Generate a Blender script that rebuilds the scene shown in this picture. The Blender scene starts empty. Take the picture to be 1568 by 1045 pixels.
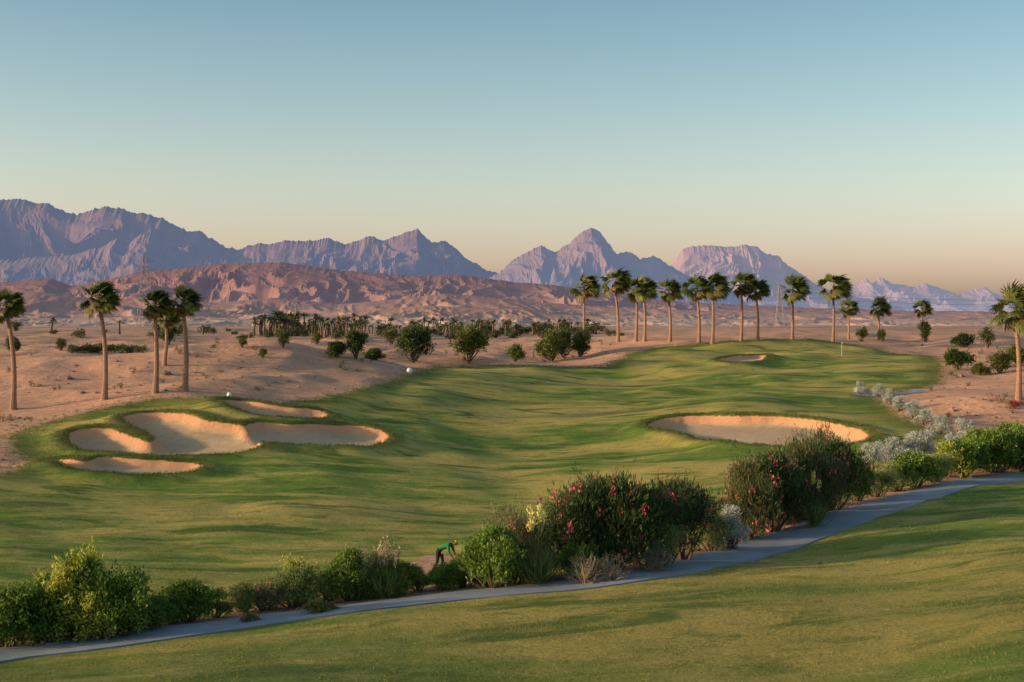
import bpy, math, random
import numpy as np
from mathutils import Vector
random.seed(7); rng=np.random.default_rng(7)
scene=bpy.context.scene
F=2178.0; CH=12.0; HV=490.0; CU=784.0
PLAIN=7.0
# ------------------------------------------------------------------ noise
def _h(ix,iy,s):
    n=(ix.astype(np.int64)*374761393+iy.astype(np.int64)*668265263+s*974634777)&0x7fffffff
    n=((n^(n>>13))*1274126177)&0x7fffffff
    return (n^(n>>16))&0x7fffffff
def perlin(x,y,s=0):
    x=np.asarray(x,float); y=np.asarray(y,float)
    x0=np.floor(x); y0=np.floor(y); fx=x-x0; fy=y-y0
    def g(ix,iy,dx,dy):
        a=_h(ix,iy,s)/0x7fffffff*2*np.pi*7.0
        return np.cos(a)*dx+np.sin(a)*dy
    u=fx*fx*fx*(fx*(fx*6-15)+10); v=fy*fy*fy*(fy*(fy*6-15)+10)
    a=g(x0,y0,fx,fy); b=g(x0+1,y0,fx-1,fy); c=g(x0,y0+1,fx,fy-1); d=g(x0+1,y0+1,fx-1,fy-1)
    return ((a*(1-u)+b*u)*(1-v)+(c*(1-u)+d*u)*v)*1.5
def fbm(x,y,o=4,s=0):
    t=0;a=1;n=0
    for i in range(o):
        t=t+a*perlin(x*2**i,y*2**i,s+i*17); n+=a; a*=.5
    return t/n
def ridged(x,y,o=5,s=0,gain=.5):
    t=0;a=1;n=0
    for i in range(o):
        t=t+a*(1-np.abs(perlin(x*2.03**i,y*2.03**i,s+i*31)))**2; n+=a; a*=gain
    return t/n
def sstep(a,b,x):
    t=np.clip((x-a)/(b-a),0,1); return t*t*(3-2*t)
# ------------------------------------------------------------------ terrain
ctrl={
0:[(1045,35),(1000,42),(930,49),(870,56),(800,68),(740,82),(690,97),(625,118),(590,130),(560,150),(535,190),(515,300),(507,500)],
300:[(1045,34),(965,43),(920,50),(860,60),(800,72),(740,86),(703,95),(650,107),(612,116),(597,123),(560,145),(537,180),(516,300)],
550:[(1045,33),(933,45),(870,57),(800,72),(740,87),(688,100),(655,110),(600,130),(560,155),(547,175),(517,320)],
784:[(1045,33),(908,47),(860,58),(800,73),(750,88),(700,104),(650,122),(600,145),(570,165),(556,185),(540,220),(520,320),(507,600)],
1000:[(1045,32),(960,39),(880,51),(800,68),(760,80),(700,100),(650,116),(600,145),(560,178),(533,208),(522,225),(514,350),(508,500)],
1200:[(1045,31),(930,41),(830,60),(760,75),(720,88),(685,102),(640,117),(600,140),(560,172),(535,198),(517,222),(513,260),(509,400)],
1400:[(1045,29),(900,43),(760,73),(700,92),(650,112),(600,138),(570,160),(545,190),(524,235),(513,350)],
1568:[(1045,27),(980,31),(850,47),(780,65),(730,85),(690,98),(640,118),(605,130),(570,155),(545,195),(520,260),(511,400)]}
P=[]
for u,l in ctrl.items():
    a=(u-CU)/F
    for v,d in l:
        z=CH-(v-HV)/F*d
        P.append((a,d,z))
        if u==0: P.append((-0.6,d,z))
        if u==1568: P.append((0.6,d,z))
for a in (-.6,-.36,-.1,.15,.36,.6):
    k=1 if a>0.1 else 0
    for d,z in ((20,5.6+.5*k),(10,7.2),(4,8.6),(900,PLAIN),(1500,PLAIN)):
        P.append((a,d,z))
P=np.array(P)
def _co(a,d): return np.stack([a*4.0,np.log(d)*1.3],-1)
C=_co(P[:,0],P[:,1])
def _phi(r2): return 0.5*r2*np.log(r2+1e-12)
n=len(C)
K=_phi(((C[:,None]-C[None])**2).sum(-1))+np.eye(n)*0.006
Q=np.concatenate([np.ones((n,1)),C],1)
A=np.block([[K,Q],[Q.T,np.zeros((3,3))]])
W=np.linalg.solve(A,np.concatenate([P[:,2],np.zeros(3)]))
def tps(x,y):
    sh=x.shape; x=x.ravel(); y=y.ravel()
    yy=np.clip(y,4,1500); a=np.clip(x/np.maximum(y,25),-.6,.6)
    q=_co(a,yy); out=W[n]+q@W[n+1:]
    q0=np.ascontiguousarray(q[:,0]); q1=np.ascontiguousarray(q[:,1])
    for i in range(n):
        out+=W[i]*_phi((q0-C[i,0])**2+(q1-C[i,1])**2)
    return out.reshape(sh)
def mound(x,y,cx,cy,rx,ry,h,rot=0):
    c,s=math.cos(rot),math.sin(rot); dx=x-cx; dy=y-cy
    return h*np.exp(-(((dx*c+dy*s)/rx)**2+((-dx*s+dy*c)/ry)**2))
def base_h(x,y):
    x=np.asarray(x,float); y=np.asarray(y,float)
    z=tps(x,y)
    near=sstep(15,50,y)*(1-sstep(500,1500,y))
    wx=x+4*perlin(x/30,y/30,61); wy=y+4*perlin(x/30+9,y/30,62)
    mid=sstep(48,75,y)*(1-sstep(300,500,y))
    z=z+near*(0.30*fbm(wx/17+3,wy/24,2,5)+0.14*fbm((wx+wy*.6)/7,wy/10,2,9))+mid*(0.60*fbm((wx-wy*.35)/15,wy/19,2,33)+.12*perlin(wx/4.5,wy/6,35))
    far=sstep(120,220,y)
    z=z+far*1.3*fbm(x/34,y/48,3,21)*(1-sstep(800,2500,y))+far*.5*fbm(x/9,y/14,2,25)*(1-sstep(500,900,y))+sstep(110,135,y)*(1-sstep(200,260,y))*0.85*(ridged((x-y*.4)/17,y/20,2,77)-.5)*sstep(-8,-28,x-(y-125)*.25)
    z=z+mound(x,y,-26,150,17,8,1.7,.25)+mound(x,y,-58,142,16,9,1.2)+mound(x,y,43,121,8,6,1.4,.3)+mound(x,y,62,170,14,9,1.1)+mound(x,y,-8,178,12,6,.9)
    sandy=np.maximum(sstep(-10,-26,x-(y-122)*.3)*sstep(112,125,y),sstep(185,230,y))
    z=z+sandy*.12*(ridged(x/6.5,y/9,2,131)-.55)*(1-sstep(350,600,y))
    return z
def unproj(pts):
    pts=np.asarray(pts,float); out=[]
    t=np.concatenate([np.linspace(18,260,560),np.geomspace(262,1600,140)])
    for u,v in pts:
        a=(u-CU)/F
        d=base_h(a*t,t)-(CH-(v-HV)/F*t)
        idx=np.where(d>=0)[0]
        if len(idx)==0: k=len(t)-1; y=t[k]
        else:
            k=idx[0]
            if k==0: y=t[0]
            else: y=t[k-1]+(t[k]-t[k-1])*(-d[k-1])/(d[k]-d[k-1]+1e-9)
        out.append((a*y,y))
    return np.array(out)
def dens(poly,step=25,closed=True):
    o=[]; m=len(poly)
    for i in range(m if closed else m-1):
        p=np.array(poly[i],float); q=np.array(poly[(i+1)%m],float)
        k=max(1,int(np.ceil(np.hypot(*(q-p))/step)))
        for j in range(k): o.append(p+(q-p)*j/k)
    if not closed: o.append(np.array(poly[-1],float))
    return np.array(o)
def smooth_closed(p,it=2):
    for _ in range(it):
        q=np.empty((len(p)*2,2)); nx=np.roll(p,-1,0)
        q[0::2]=.75*p+.25*nx; q[1::2]=.25*p+.75*nx; p=q
    return p
def sdf(x,y,poly,lim=60):
    sh=x.shape; x=x.ravel(); y=y.ravel()
    out=np.full(x.shape,float(lim))
    mn=poly.min(0)-lim; mx=poly.max(0)+lim
    sel=(x>mn[0])&(x<mx[0])&(y>mn[1])&(y<mx[1])
    xs=x[sel]; ys=y[sel]
    d2=np.full(xs.shape,1e12); ins=np.zeros(xs.shape,bool)
    m=len(poly)
    for i in range(m):
        ax,ay=poly[i]; bx,by=poly[(i+1)%m]
        ex,ey=bx-ax,by-ay; L=ex*ex+ey*ey+1e-12
        t=np.clip(((xs-ax)*ex+(ys-ay)*ey)/L,0,1)
        d2=np.minimum(d2,(xs-ax-t*ex)**2+(ys-ay-t*ey)**2)
        c=(ay>ys)!=(by>ys)
        if by!=ay: ins^=c&(xs<(bx-ax)*(ys-ay)/(by-ay)+ax)
    d=np.sqrt(d2); d[ins]*=-1
    out[sel]=np.minimum(d,lim)
    return out.reshape(sh)
B=[
[(103,672),(118,662),(150,659),(185,664),(212,676),(232,686),(238,676),(225,664),(200,654),(182,645),(205,638),(245,635),(290,639),(325,651),(372,655),(384,664),(398,678),(402,688),(365,697),(300,703),(215,702),(150,697),(112,688)],
[(374,655),(392,651),(400,650),(450,656),(520,654),(560,657),(590,666),(598,675),(580,687),(520,688),(450,684),(400,684),(372,674)],
[(335,617),(360,616),(400,621),(435,628),(490,632),(503,640),(490,646),(440,644),(400,640),(360,630)],
[(75,707),(110,708),(130,714),(150,704),(200,708),(260,711),(305,715),(308,723),(270,731),(200,732),(130,727),(90,716)],
[(990,655),(1010,645),(1060,640),(1130,641),(1200,641),(1260,648),(1310,660),(1333,672),(1320,683),(1230,685),(1150,685),(1095,680),(1050,668),(1010,662)],
[(1095,553),(1130,547),(1170,546),(1175,551),(1150,557),(1115,559)]]
BP=[smooth_closed(unproj(b),1) for b in B]
BD=[.55,.5,.42,.38,.62,.35]
grass_img=[(-500,740),(0,728),(50,712),(20,690),(15,665),(60,650),(130,632),(200,617),(240,610),(300,610),(350,612),(420,618),(480,612),(540,600),(580,590),(620,575),(660,563),(760,559),(860,562),(930,562),(960,545),(1000,533),(1060,528),(1120,522),(1180,519),(1260,522),(1330,532),(1360,540),(1430,546),(1440,560),(1440,588),(1370,600),(1340,608),(1380,640),(1440,662),(1470,678),(1568,700),(2000,705)]
g=unproj(dens(grass_img,30,False))
GP=np.concatenate([g,[(400,60),(400,-200),(-400,-200),(-400,60)]])
path_img=[(-260,1040),(0,1002),(100,993),(200,980),(300,965),(400,951),(500,938),(600,926),(700,914),(780,907),(850,901),(930,892),(1000,880),(1060,868),(1110,856),(1160,842),(1210,826),(1260,809),(1310,791),(1360,774),(1410,758),(1460,745),(1510,736),(1568,730),(1700,724),(1950,718)]
PC=unproj(dens(path_img,20,False))
for _ in range(12): PC[1:-1]=(PC[:-2]+PC[1:-1]*2+PC[2:])/4
bed_img=[(-300,1010),(0,985),(100,978),(220,960),(330,945),(400,930),(500,917),(610,905),(690,893),(625,866),(650,851),(715,851),(745,880),(860,882),(960,868),(1050,845),(1100,830),(1160,803),(1300,768),(1400,742),(1480,724),(1568,715),(1800,705),(1800,722),(1568,730),(1410,758),(1260,809),(1110,856),(930,892),(780,907),(500,938),(200,980),(0,1002),(-300,1040)]
BED=unproj(dens(bed_img,30))
def bunk(x,y):
    m=None; dz=0
    wob=.35*fbm(x/1.6,y/2.2,3,91)
    for p,dd in zip(BP,BD):
        s=sdf(x,y,p,12); s=np.where(s<11,s+wob,s)
        dz=np.minimum(dz,-dd*(.8*sstep(0.02,-.7,s)+.2*sstep(0,-3.5,s)))
        m=s if m is None else np.minimum(m,s)
    return m,dz+0.32*np.exp(-((m-.7)/1.1)**2)
def height(x,y):
    x=np.atleast_1d(np.asarray(x,float)); y=np.atleast_1d(np.asarray(y,float))
    return base_h(x,y)+bunk(x,y)[1]
def hz(x,y): return float(height(x,y)[0])
# ------------------------------------------------------------------ helpers
def mkmesh(name,verts,faces,mats=(),mi=None,col=None,smooth=False):
    me=bpy.data.meshes.new(name)
    verts=np.asarray(verts,dtype=np.float32)
    if isinstance(faces,np.ndarray):
        nf,k=faces.shape
        me.vertices.add(len(verts)); me.vertices.foreach_set('co',verts.ravel())
        me.loops.add(nf*k); me.loops.foreach_set('vertex_index',faces.ravel().astype(np.int32))
        me.polygons.add(nf); me.polygons.foreach_set('loop_start',np.arange(0,nf*k,k,dtype=np.int32))
        me.update(calc_edges=True)
    else:
        me.from_pydata(verts.tolist(),[],faces); me.update()
    for m in mats: me.materials.append(m)
    if mi is not None: me.polygons.foreach_set('material_index',np.asarray(mi,dtype=np.int32))
    if col is not None:
        a=me.color_attributes.new('Col','FLOAT_COLOR','POINT')
        c=np.ones((len(verts),4),dtype=np.float32); c[:,:3]=np.asarray(col); a.data.foreach_set('color',c.ravel())
    me.polygons.foreach_set('use_smooth',np.full(len(me.polygons),smooth))
    me.update()
    return me
def obj(name,me,loc=(0,0,0),rot=(0,0,0),sc=(1,1,1)):
    o=bpy.data.objects.new(name,me); scene.collection.objects.link(o)
    o.location=loc; o.rotation_euler=rot; o.scale=sc; return o
class NT:
    def __init__(s,name):
        s.m=bpy.data.materials.new(name); s.m.use_nodes=True; s.t=s.m.node_tree; s.t.nodes.clear()
    def n(s,ty,**k):
        nd=s.t.nodes.new(ty)
        for a,b in k.items(): setattr(nd,a,b)
        return nd
    def set(s,nd,key,b):
        if isinstance(b,bpy.types.NodeSocket): s.t.links.new(b,nd.inputs[key])
        else: nd.inputs[key].default_value=b
    def math(s,op,a,b=0,c=0,clamp=False):
        nd=s.n('ShaderNodeMath',operation=op,use_clamp=clamp); s.set(nd,0,a); s.set(nd,1,b); s.set(nd,2,c); return nd.outputs[0]
    def noise(s,vec,scale,detail=3,rough=.5,sx=(1,1,1),rot=0,dist=0):
        mp=s.n('ShaderNodeMapping'); s.set(mp,'Vector',vec); mp.inputs['Scale'].default_value=sx; mp.inputs['Rotation'].default_value=(0,0,rot)
        nd=s.n('ShaderNodeTexNoise'); s.set(nd,'Vector',mp.outputs[0]); nd.inputs['Scale'].default_value=scale
        nd.inputs['Detail'].default_value=detail; nd.inputs['Roughness'].default_value=rough; nd.inputs['Distortion'].default_value=dist; return nd.outputs['Fac']
    def rng(s,v,a,b,c=0,d=1,smooth=True):
        nd=s.n('ShaderNodeMapRange'); nd.interpolation_type='SMOOTHSTEP' if smooth else 'LINEAR'
        for i,q in enumerate((v,a,b,c,d)): s.set(nd,i,q)
        return nd.outputs[0]
    def mix(s,f,a,b,mode='MIX'):
        nd=s.n('ShaderNodeMix',data_type='RGBA',blend_type=mode)
        s.set(nd,0,f); s.set(nd,6,a if isinstance(a,bpy.types.NodeSocket) else (*a,1)); s.set(nd,7,b if isinstance(b,bpy.types.NodeSocket) else (*b,1)); return nd.outputs[2]
    def attr(s,name,o='Fac'):
        return s.n('ShaderNodeAttribute',attribute_name=name).outputs[o]
    def out(s,sh): 
        o=s.n('ShaderNodeOutputMaterial'); s.t.links.new(sh,o.inputs[0]); return s.m
    def bsdf(s,col,rough=.9,bump=None,bs=.5,bd=.05,spec=.2):
        p=s.n('ShaderNodeBsdfPrincipled'); s.set(p,'Base Color',col if isinstance(col,bpy.types.NodeSocket) else (*col,1)); s.set(p,'Roughness',rough); s.set(p,'Specular IOR Level',spec)
        if bump is not None:
            b=s.n('ShaderNodeBump'); s.set(b,'Height',bump); b.inputs['Strength'].default_value=bs; b.inputs['Distance'].default_value=bd
            s.t.links.new(b.outputs[0],p.inputs['Normal'])
        return p.outputs[0]
def simple(name,c1,c2=None,scale=4,rough=.8,bump=.02,spec=.2):
    t=NT(name); pos=t.n('ShaderNodeTexCoord').outputs['Object']; nz=t.noise(pos,scale,4,.6)
    c=t.mix(t.rng(nz,.35,.65),c1,c2 or tuple(q*.7 for q in c1))
    return t.out(t.bsdf(c,rough,nz,.6,bump,spec))
# ------------------------------------------------------------------ ground material
t=NT('ground'); pos=t.n('ShaderNodeNewGeometry').outputs['Position']
sg=t.attr('sd_grass'); sb=t.attr('sd_bunker'); sbed=t.attr('sd_bed')
sep=t.n('ShaderNodeSeparateXYZ'); t.set(sep,0,pos)
n_big=t.noise(pos,1,3,.55,(.04,.075,0),.5,.6); n_mid=t.noise(pos,1,4,.6,(.13,.34,0),.35,.8); n_s=t.noise(pos,1,4,.6,(1.3,1.6,0)); n_f=t.noise(pos,1,3,.7,(9,9,9)); n_ff=t.noise(pos,1,2,.7,(30,30,30))
n_m2=t.noise(pos,1,4,.6,(.35,.6,0),-.5,1.0)
green=(.150,.225,.036); gold=(.46,.36,.105); deep=(.062,.12,.018); 
gc=t.mix(t.rng(n_big,.40,.60),green,gold)
gc=t.mix(t.math('MULTIPLY',t.rng(n_mid,.50,.64),.8),gc,gold)
gc=t.mix(t.math('MULTIPLY',t.rng(n_mid,.48,.34),.9),gc,deep)
gc=t.mix(t.math('MULTIPLY',t.rng(n_m2,.53,.66),.45),gc,(.44,.35,.14))
gc=t.mix(t.math('MULTIPLY',t.rng(n_m2,.47,.32),.6),gc,(.078,.14,.022))
gc=t.mix(t.math('MULTIPLY',t.rng(n_s,.55,.8),.5),gc,(.40,.31,.13))
gc=t.mix(t.math('MULTIPLY',t.rng(n_s,.45,.25),.55),gc,deep)
gc=t.mix(.65,gc,t.mix(t.rng(n_f,.3,.7),(.5,.55,.45),(1.4,1.35,1.25)),'MULTIPLY')
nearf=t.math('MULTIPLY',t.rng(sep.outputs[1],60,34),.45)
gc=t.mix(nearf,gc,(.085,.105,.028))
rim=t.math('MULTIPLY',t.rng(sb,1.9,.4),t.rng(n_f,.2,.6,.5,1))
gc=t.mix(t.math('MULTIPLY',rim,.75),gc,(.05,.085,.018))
gc=t.mix(t.math('MULTIPLY',t.rng(t.math('ADD',sg,t.math('MULTIPLY',n_s,1.5)),-2.5,-.2),.6),gc,(.085,.12,.03))
sc=t.mix(t.rng(n_mid,.3,.7),(.66,.36,.225),(.54,.305,.20))
sc=t.mix(t.math('MULTIPLY',t.rng(n_m2,.5,.68),.55),sc,(.42,.245,.165))
sc=t.mix(t.math('MULTIPLY',t.rng(n_s,.48,.72),.6),sc,(.36,.215,.145))
sc=t.mix(t.math('MULTIPLY',t.rng(n_f,.52,.78),.5),sc,(.26,.16,.11))
n_far=t.noise(pos,1,5,.6,(.006,.02,0))
farc=t.mix(t.rng(n_far,.35,.65),(.36,.225,.175),(.60,.35,.24))
farc=t.mix(t.math('MULTIPLY',t.rng(n_mid,.5,.7),.45),farc,(.21,.15,.11))
sc=t.mix(t.rng(sep.outputs[1],200,420),sc,farc)
bc=t.mix(t.rng(n_s,.35,.7),(.58,.41,.25),(.49,.35,.215))
bc=t.mix(t.rng(sb,-1.0,-.15),bc,(.68,.33,.17))  # orange of the sunlit sand faces painted into the colour along the edge
bc=t.mix(t.math('MULTIPLY',t.rng(n_f,.4,.8),.3),bc,(.33,.24,.16))
dc=t.mix(t.rng(n_s,.35,.65),(.60,.33,.22),(.36,.21,.14))
dc=t.mix(t.rng(n_f,.52,.66),dc,(.18,.13,.07))
nn=t.math('ADD',t.math('MULTIPLY',t.math('SUBTRACT',n_s,.5),1.6),t.math('MULTIPLY',t.math('SUBTRACT',n_f,.5),.7))
col=t.mix(t.rng(t.math('ADD',sg,t.math('MULTIPLY',nn,2.6)),-.3,.4),gc,sc)
col=t.mix(t.rng(t.math('ADD',sbed,t.math('MULTIPLY',nn,.7)),.3,-.3),col,dc)
col=t.mix(t.rng(t.math('ADD',sb,t.math('MULTIPLY',t.math('SUBTRACT',n_f,.5),.35)),.06,-.06),col,bc)
hb=t.math('ADD',n_f,t.math('MULTIPLY',n_ff,.5))
hb=t.math('ADD',hb,t.math('MULTIPLY',n_s,t.rng(sg,-1,2,2.4,4.5)))
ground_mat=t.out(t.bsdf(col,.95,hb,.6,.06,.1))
# ------------------------------------------------------------------ ground mesh
def geo(a,b,r,s0):
    o=[];v=a;s=s0
    while v<b: v+=s; s*=r; o.append(v)
    return np.array(o)
xp=np.concatenate([np.arange(0,25,.36),np.arange(25,60,.45),np.arange(60,115,1.0)]); xp=np.concatenate([xp,geo(xp[-1],12000,1.08,1.2)])
xs=np.concatenate([-xp[:0:-1],xp])
ys=np.concatenate([np.arange(-80,20,4),np.arange(20,62,.36),np.arange(62,130,.36),np.arange(130,262,.9)]); ys=np.concatenate([ys,geo(ys[-1],12000,1.04,1.2)])
X,Y=np.meshgrid(xs,ys)
sbk,dz=bunk(X,Y)
Z=base_h(X,Y)+dz
nx,ny=len(xs),len(ys)
idx=np.arange(nx*ny).reshape(ny,nx)
faces=np.stack([idx[:-1,:-1],idx[:-1,1:],idx[1:,1:],idx[1:,:-1]],-1).reshape(-1,4)
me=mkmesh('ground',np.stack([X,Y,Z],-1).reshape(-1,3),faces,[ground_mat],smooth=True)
for nm,arr in (('sd_grass',sdf(X,Y,GP,30)),('sd_bunker',sbk),('sd_bed',sdf(X,Y,BED,8))):
    a=me.attributes.new(nm,'FLOAT','POINT'); a.data.foreach_set('value',arr.ravel().astype(np.float32))
obj('ground',me)
# ------------------------------------------------------------------ paths
t=NT('path_concrete'); pos=t.n('ShaderNodeNewGeometry').outputs['Position']
a1=t.noise(pos,1,4,.6,(.5,.5,.5)); a2=t.noise(pos,1,3,.7,(14,14,14))
c=t.mix(t.rng(a1,.3,.7),(.28,.31,.35),(.20,.225,.26)); c=t.mix(t.math('MULTIPLY',t.rng(a2,.5,.8),.4),c,(.13,.13,.14))
path_mat=t.out(t.bsdf(c,.85,a2,.4,.01))
def ribbon(name,pc,w,mat,lift=.05):
    L=np.concatenate([[0],np.cumsum(np.hypot(*np.diff(pc,axis=0).T))])
    s=np.arange(0,L[-1],.35); px=np.interp(s,L,pc[:,0]); py=np.interp(s,L,pc[:,1])
    tx=np.gradient(px); ty=np.gradient(py); l=np.hypot(tx,ty); nxx=-ty/l; nyy=tx/l
    m=9; offs=np.linspace(-w/2,w/2,m)
    XX=px[:,None]+nxx[:,None]*offs; YY=py[:,None]+nyy[:,None]*offs
    ZZ=height(XX,YY)+lift
    XX=np.concatenate([XX[:,:1],XX,XX[:,-1:]],1);YY=np.concatenate([YY[:,:1],YY,YY[:,-1:]],1);ZZ=np.concatenate([ZZ[:,:1]-.25,ZZ,ZZ[:,-1:]-.25],1)
    m+=2; k=len(s); idx=np.arange(k*m).reshape(k,m)
    f=np.stack([idx[:-1,:-1],idx[:-1,1:],idx[1:,1:],idx[1:,:-1]],-1).reshape(-1,4)
    return obj(name,mkmesh(name,np.stack([XX,YY,ZZ],-1).reshape(-1,3),f,[mat],smooth=False))
ribbon('cart_path',PC,2.5,path_mat)
P2=unproj(dens([(1318,607),(1340,604),(1365,603),(1395,602),(1420,599)],10,False))
ribbon('cart_path',P2,2.4,path_mat)
# ------------------------------------------------------------------ mountains
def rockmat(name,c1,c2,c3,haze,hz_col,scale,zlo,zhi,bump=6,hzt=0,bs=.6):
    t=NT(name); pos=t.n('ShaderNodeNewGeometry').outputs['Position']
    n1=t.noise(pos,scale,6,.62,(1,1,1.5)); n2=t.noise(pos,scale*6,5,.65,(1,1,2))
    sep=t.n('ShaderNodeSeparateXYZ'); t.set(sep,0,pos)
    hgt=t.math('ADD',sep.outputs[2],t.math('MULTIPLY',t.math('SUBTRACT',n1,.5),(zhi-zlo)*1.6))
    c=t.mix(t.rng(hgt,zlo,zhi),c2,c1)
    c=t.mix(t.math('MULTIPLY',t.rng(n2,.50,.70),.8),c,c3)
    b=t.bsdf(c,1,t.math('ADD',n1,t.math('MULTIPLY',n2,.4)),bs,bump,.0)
    e=t.n('ShaderNodeEmission'); e.inputs[0].default_value=(*hz_col,1)  # distance haze painted in: the rock itself emits a flat airlight colour
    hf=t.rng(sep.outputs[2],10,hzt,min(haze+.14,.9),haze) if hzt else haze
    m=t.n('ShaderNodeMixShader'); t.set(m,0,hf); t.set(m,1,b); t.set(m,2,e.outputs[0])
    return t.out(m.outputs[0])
def mountain(name,prof,D,front,back,nx,ns,seed,A,mat,camp=3,Lp=110,gp=1.2,ys_=1.7,r2=.26,oct=5,smooth=False):
    prof=np.array(prof,float); u=np.linspace(prof[0,0],prof[-1,0],nx)
    px=D/F; L=Lp*px
    x=(u-CU)*px
    def Hf(xx):
        uu=xx/px+CU
        v=np.interp(uu,prof[:,0],prof[:,1],left=HV+8,right=HV+8)
        edge=sstep(prof[0,0],prof[0,0]+25,uu)*(1-sstep(prof[-1,0]-25,prof[-1,0],uu))
        return np.maximum((HV-v)*px+CH-PLAIN,0)*edge
    s=np.concatenate([-np.linspace(1,0,12)[:-1],np.linspace(0,1,ns)**1.25])
    XX,S=np.meshgrid(x,s)
    YY=D-np.where(S>0,S*front,S*back)
    Sp=np.clip(S,0,1)
    wx=fbm(XX/L/1.4,YY/L/1.6,3,seed+3)*L*.9; wy=fbm(XX/L/1.4+7,YY/L/1.6,3,seed+4)*L*.8
    H=Hf(XX+wx*sstep(0,.4,Sp))
    kw=max(3,int(90/((u[-1]-u[0])/nx))); ker=np.hanning(2*kw+1); ker/=ker.sum()
    Hm=np.convolve(np.pad(Hf(x),kw,mode='edge'),ker,'valid')
    k=sstep(0,.6,Sp)*.85
    H=H*(1-k)+Hm[None]*k
    g=(1-np.abs(S))**gp
    R=ridged((XX+wx)/L,(YY+wy)/(L*ys_),oct,seed+9,.45)
    R2=ridged((XX+wx*1.3+YY*.25)/L*2.6,(YY+wy)/(L*ys_)*3.2,4,seed+19,.52)
    env=sstep(0,.25,Sp); env2=sstep(0,.09,np.abs(S))
    Z=PLAIN-3+H*g*(1-A*env*np.clip(1.15-R,0,1)*1.35-r2*A*env2*np.clip(1.1-R2,0,1))
    Z+=Hm[None]*.5*A*env*(1-Sp)*np.clip(R-.62,0,1)
    cn=(ridged(x/px/17,x*0+.5,4,seed,.6)-.62)*camp*2.8*px
    Z+=cn[None]*np.exp(-(S/.035)**2)*sstep(0,8*px,Hf(x))[None]
    Z=np.where(S<-0.99,PLAIN-5,Z); Z[-1]=PLAIN-6
    m=len(s); idx=np.arange(nx*m).reshape(m,nx)
    f=np.stack([idx[:-1,:-1],idx[1:,:-1],idx[1:,1:],idx[:-1,1:]],-1).reshape(-1,4)
    return obj(name,mkmesh(name,np.stack([XX,YY,Z],-1).reshape(-1,3),f,[mat],smooth=smooth))
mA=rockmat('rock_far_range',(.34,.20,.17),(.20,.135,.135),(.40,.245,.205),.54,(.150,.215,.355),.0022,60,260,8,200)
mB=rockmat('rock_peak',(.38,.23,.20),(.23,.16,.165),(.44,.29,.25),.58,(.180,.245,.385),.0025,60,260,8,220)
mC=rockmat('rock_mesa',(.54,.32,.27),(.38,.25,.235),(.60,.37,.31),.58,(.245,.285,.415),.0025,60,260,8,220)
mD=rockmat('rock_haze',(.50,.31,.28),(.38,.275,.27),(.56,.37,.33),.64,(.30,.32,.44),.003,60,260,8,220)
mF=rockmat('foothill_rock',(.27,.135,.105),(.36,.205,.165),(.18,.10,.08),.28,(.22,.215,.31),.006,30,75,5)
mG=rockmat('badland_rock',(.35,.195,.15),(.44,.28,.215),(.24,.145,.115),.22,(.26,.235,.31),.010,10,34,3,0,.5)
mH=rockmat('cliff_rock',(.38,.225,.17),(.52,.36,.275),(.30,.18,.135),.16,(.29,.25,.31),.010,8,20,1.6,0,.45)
R1=[(-420,420),(-380,330),(-200,318),(-60,312),(0,305),(20,303),(45,307),(75,312),(95,320),(118,328),(140,320),(165,314),(190,320),(215,326),(250,333),(268,342),(285,352),(305,352),(325,365),(345,378),(365,380),(390,373),(415,371),(440,366),(470,368),(500,364),(515,368),(530,374),(548,368),(565,360),(585,366),(605,362),(620,355),(640,350),(652,362),(660,370),(680,367),(695,378),(715,395),(740,410),(760,417),(790,432),(850,470)]
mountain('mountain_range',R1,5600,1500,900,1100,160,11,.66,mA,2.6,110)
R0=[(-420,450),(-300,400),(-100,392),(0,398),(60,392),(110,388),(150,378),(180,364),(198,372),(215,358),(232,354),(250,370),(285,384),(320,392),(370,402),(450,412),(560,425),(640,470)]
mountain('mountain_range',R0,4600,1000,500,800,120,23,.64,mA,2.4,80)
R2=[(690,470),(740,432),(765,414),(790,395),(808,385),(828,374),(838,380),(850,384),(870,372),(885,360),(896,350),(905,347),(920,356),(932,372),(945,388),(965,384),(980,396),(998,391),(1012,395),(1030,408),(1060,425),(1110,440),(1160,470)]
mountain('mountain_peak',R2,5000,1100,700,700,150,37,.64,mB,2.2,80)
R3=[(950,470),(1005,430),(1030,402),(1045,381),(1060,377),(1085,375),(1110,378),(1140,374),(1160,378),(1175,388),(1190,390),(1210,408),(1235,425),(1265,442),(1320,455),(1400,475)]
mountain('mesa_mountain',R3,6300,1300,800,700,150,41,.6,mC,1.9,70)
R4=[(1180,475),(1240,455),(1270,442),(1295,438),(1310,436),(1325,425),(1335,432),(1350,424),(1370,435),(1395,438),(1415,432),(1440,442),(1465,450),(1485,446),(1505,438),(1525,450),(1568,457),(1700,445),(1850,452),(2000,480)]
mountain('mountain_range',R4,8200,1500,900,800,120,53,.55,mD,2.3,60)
F1=[(-420,450),(-200,432),(0,430),(40,426),(80,424),(110,436),(160,426),(210,415),(270,409),(330,403),(400,400),(430,399),(470,405),(530,412),(600,418),(650,420),(700,418),(745,424),(790,430),(850,434),(900,442),(960,452),(1050,460),(1150,465),(1250,469),(1400,473),(1600,476),(1900,480)]
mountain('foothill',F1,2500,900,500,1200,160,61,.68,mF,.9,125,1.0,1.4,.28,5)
F2=[(-420,460),(-100,452),(0,447),(60,443),(150,456),(250,450),(330,460),(420,452),(520,462),(600,455),(680,446),(760,452),(820,459),(900,464),(1000,469),(1100,473),(1250,475),(1400,479),(1600,480),(1900,484)]
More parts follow.
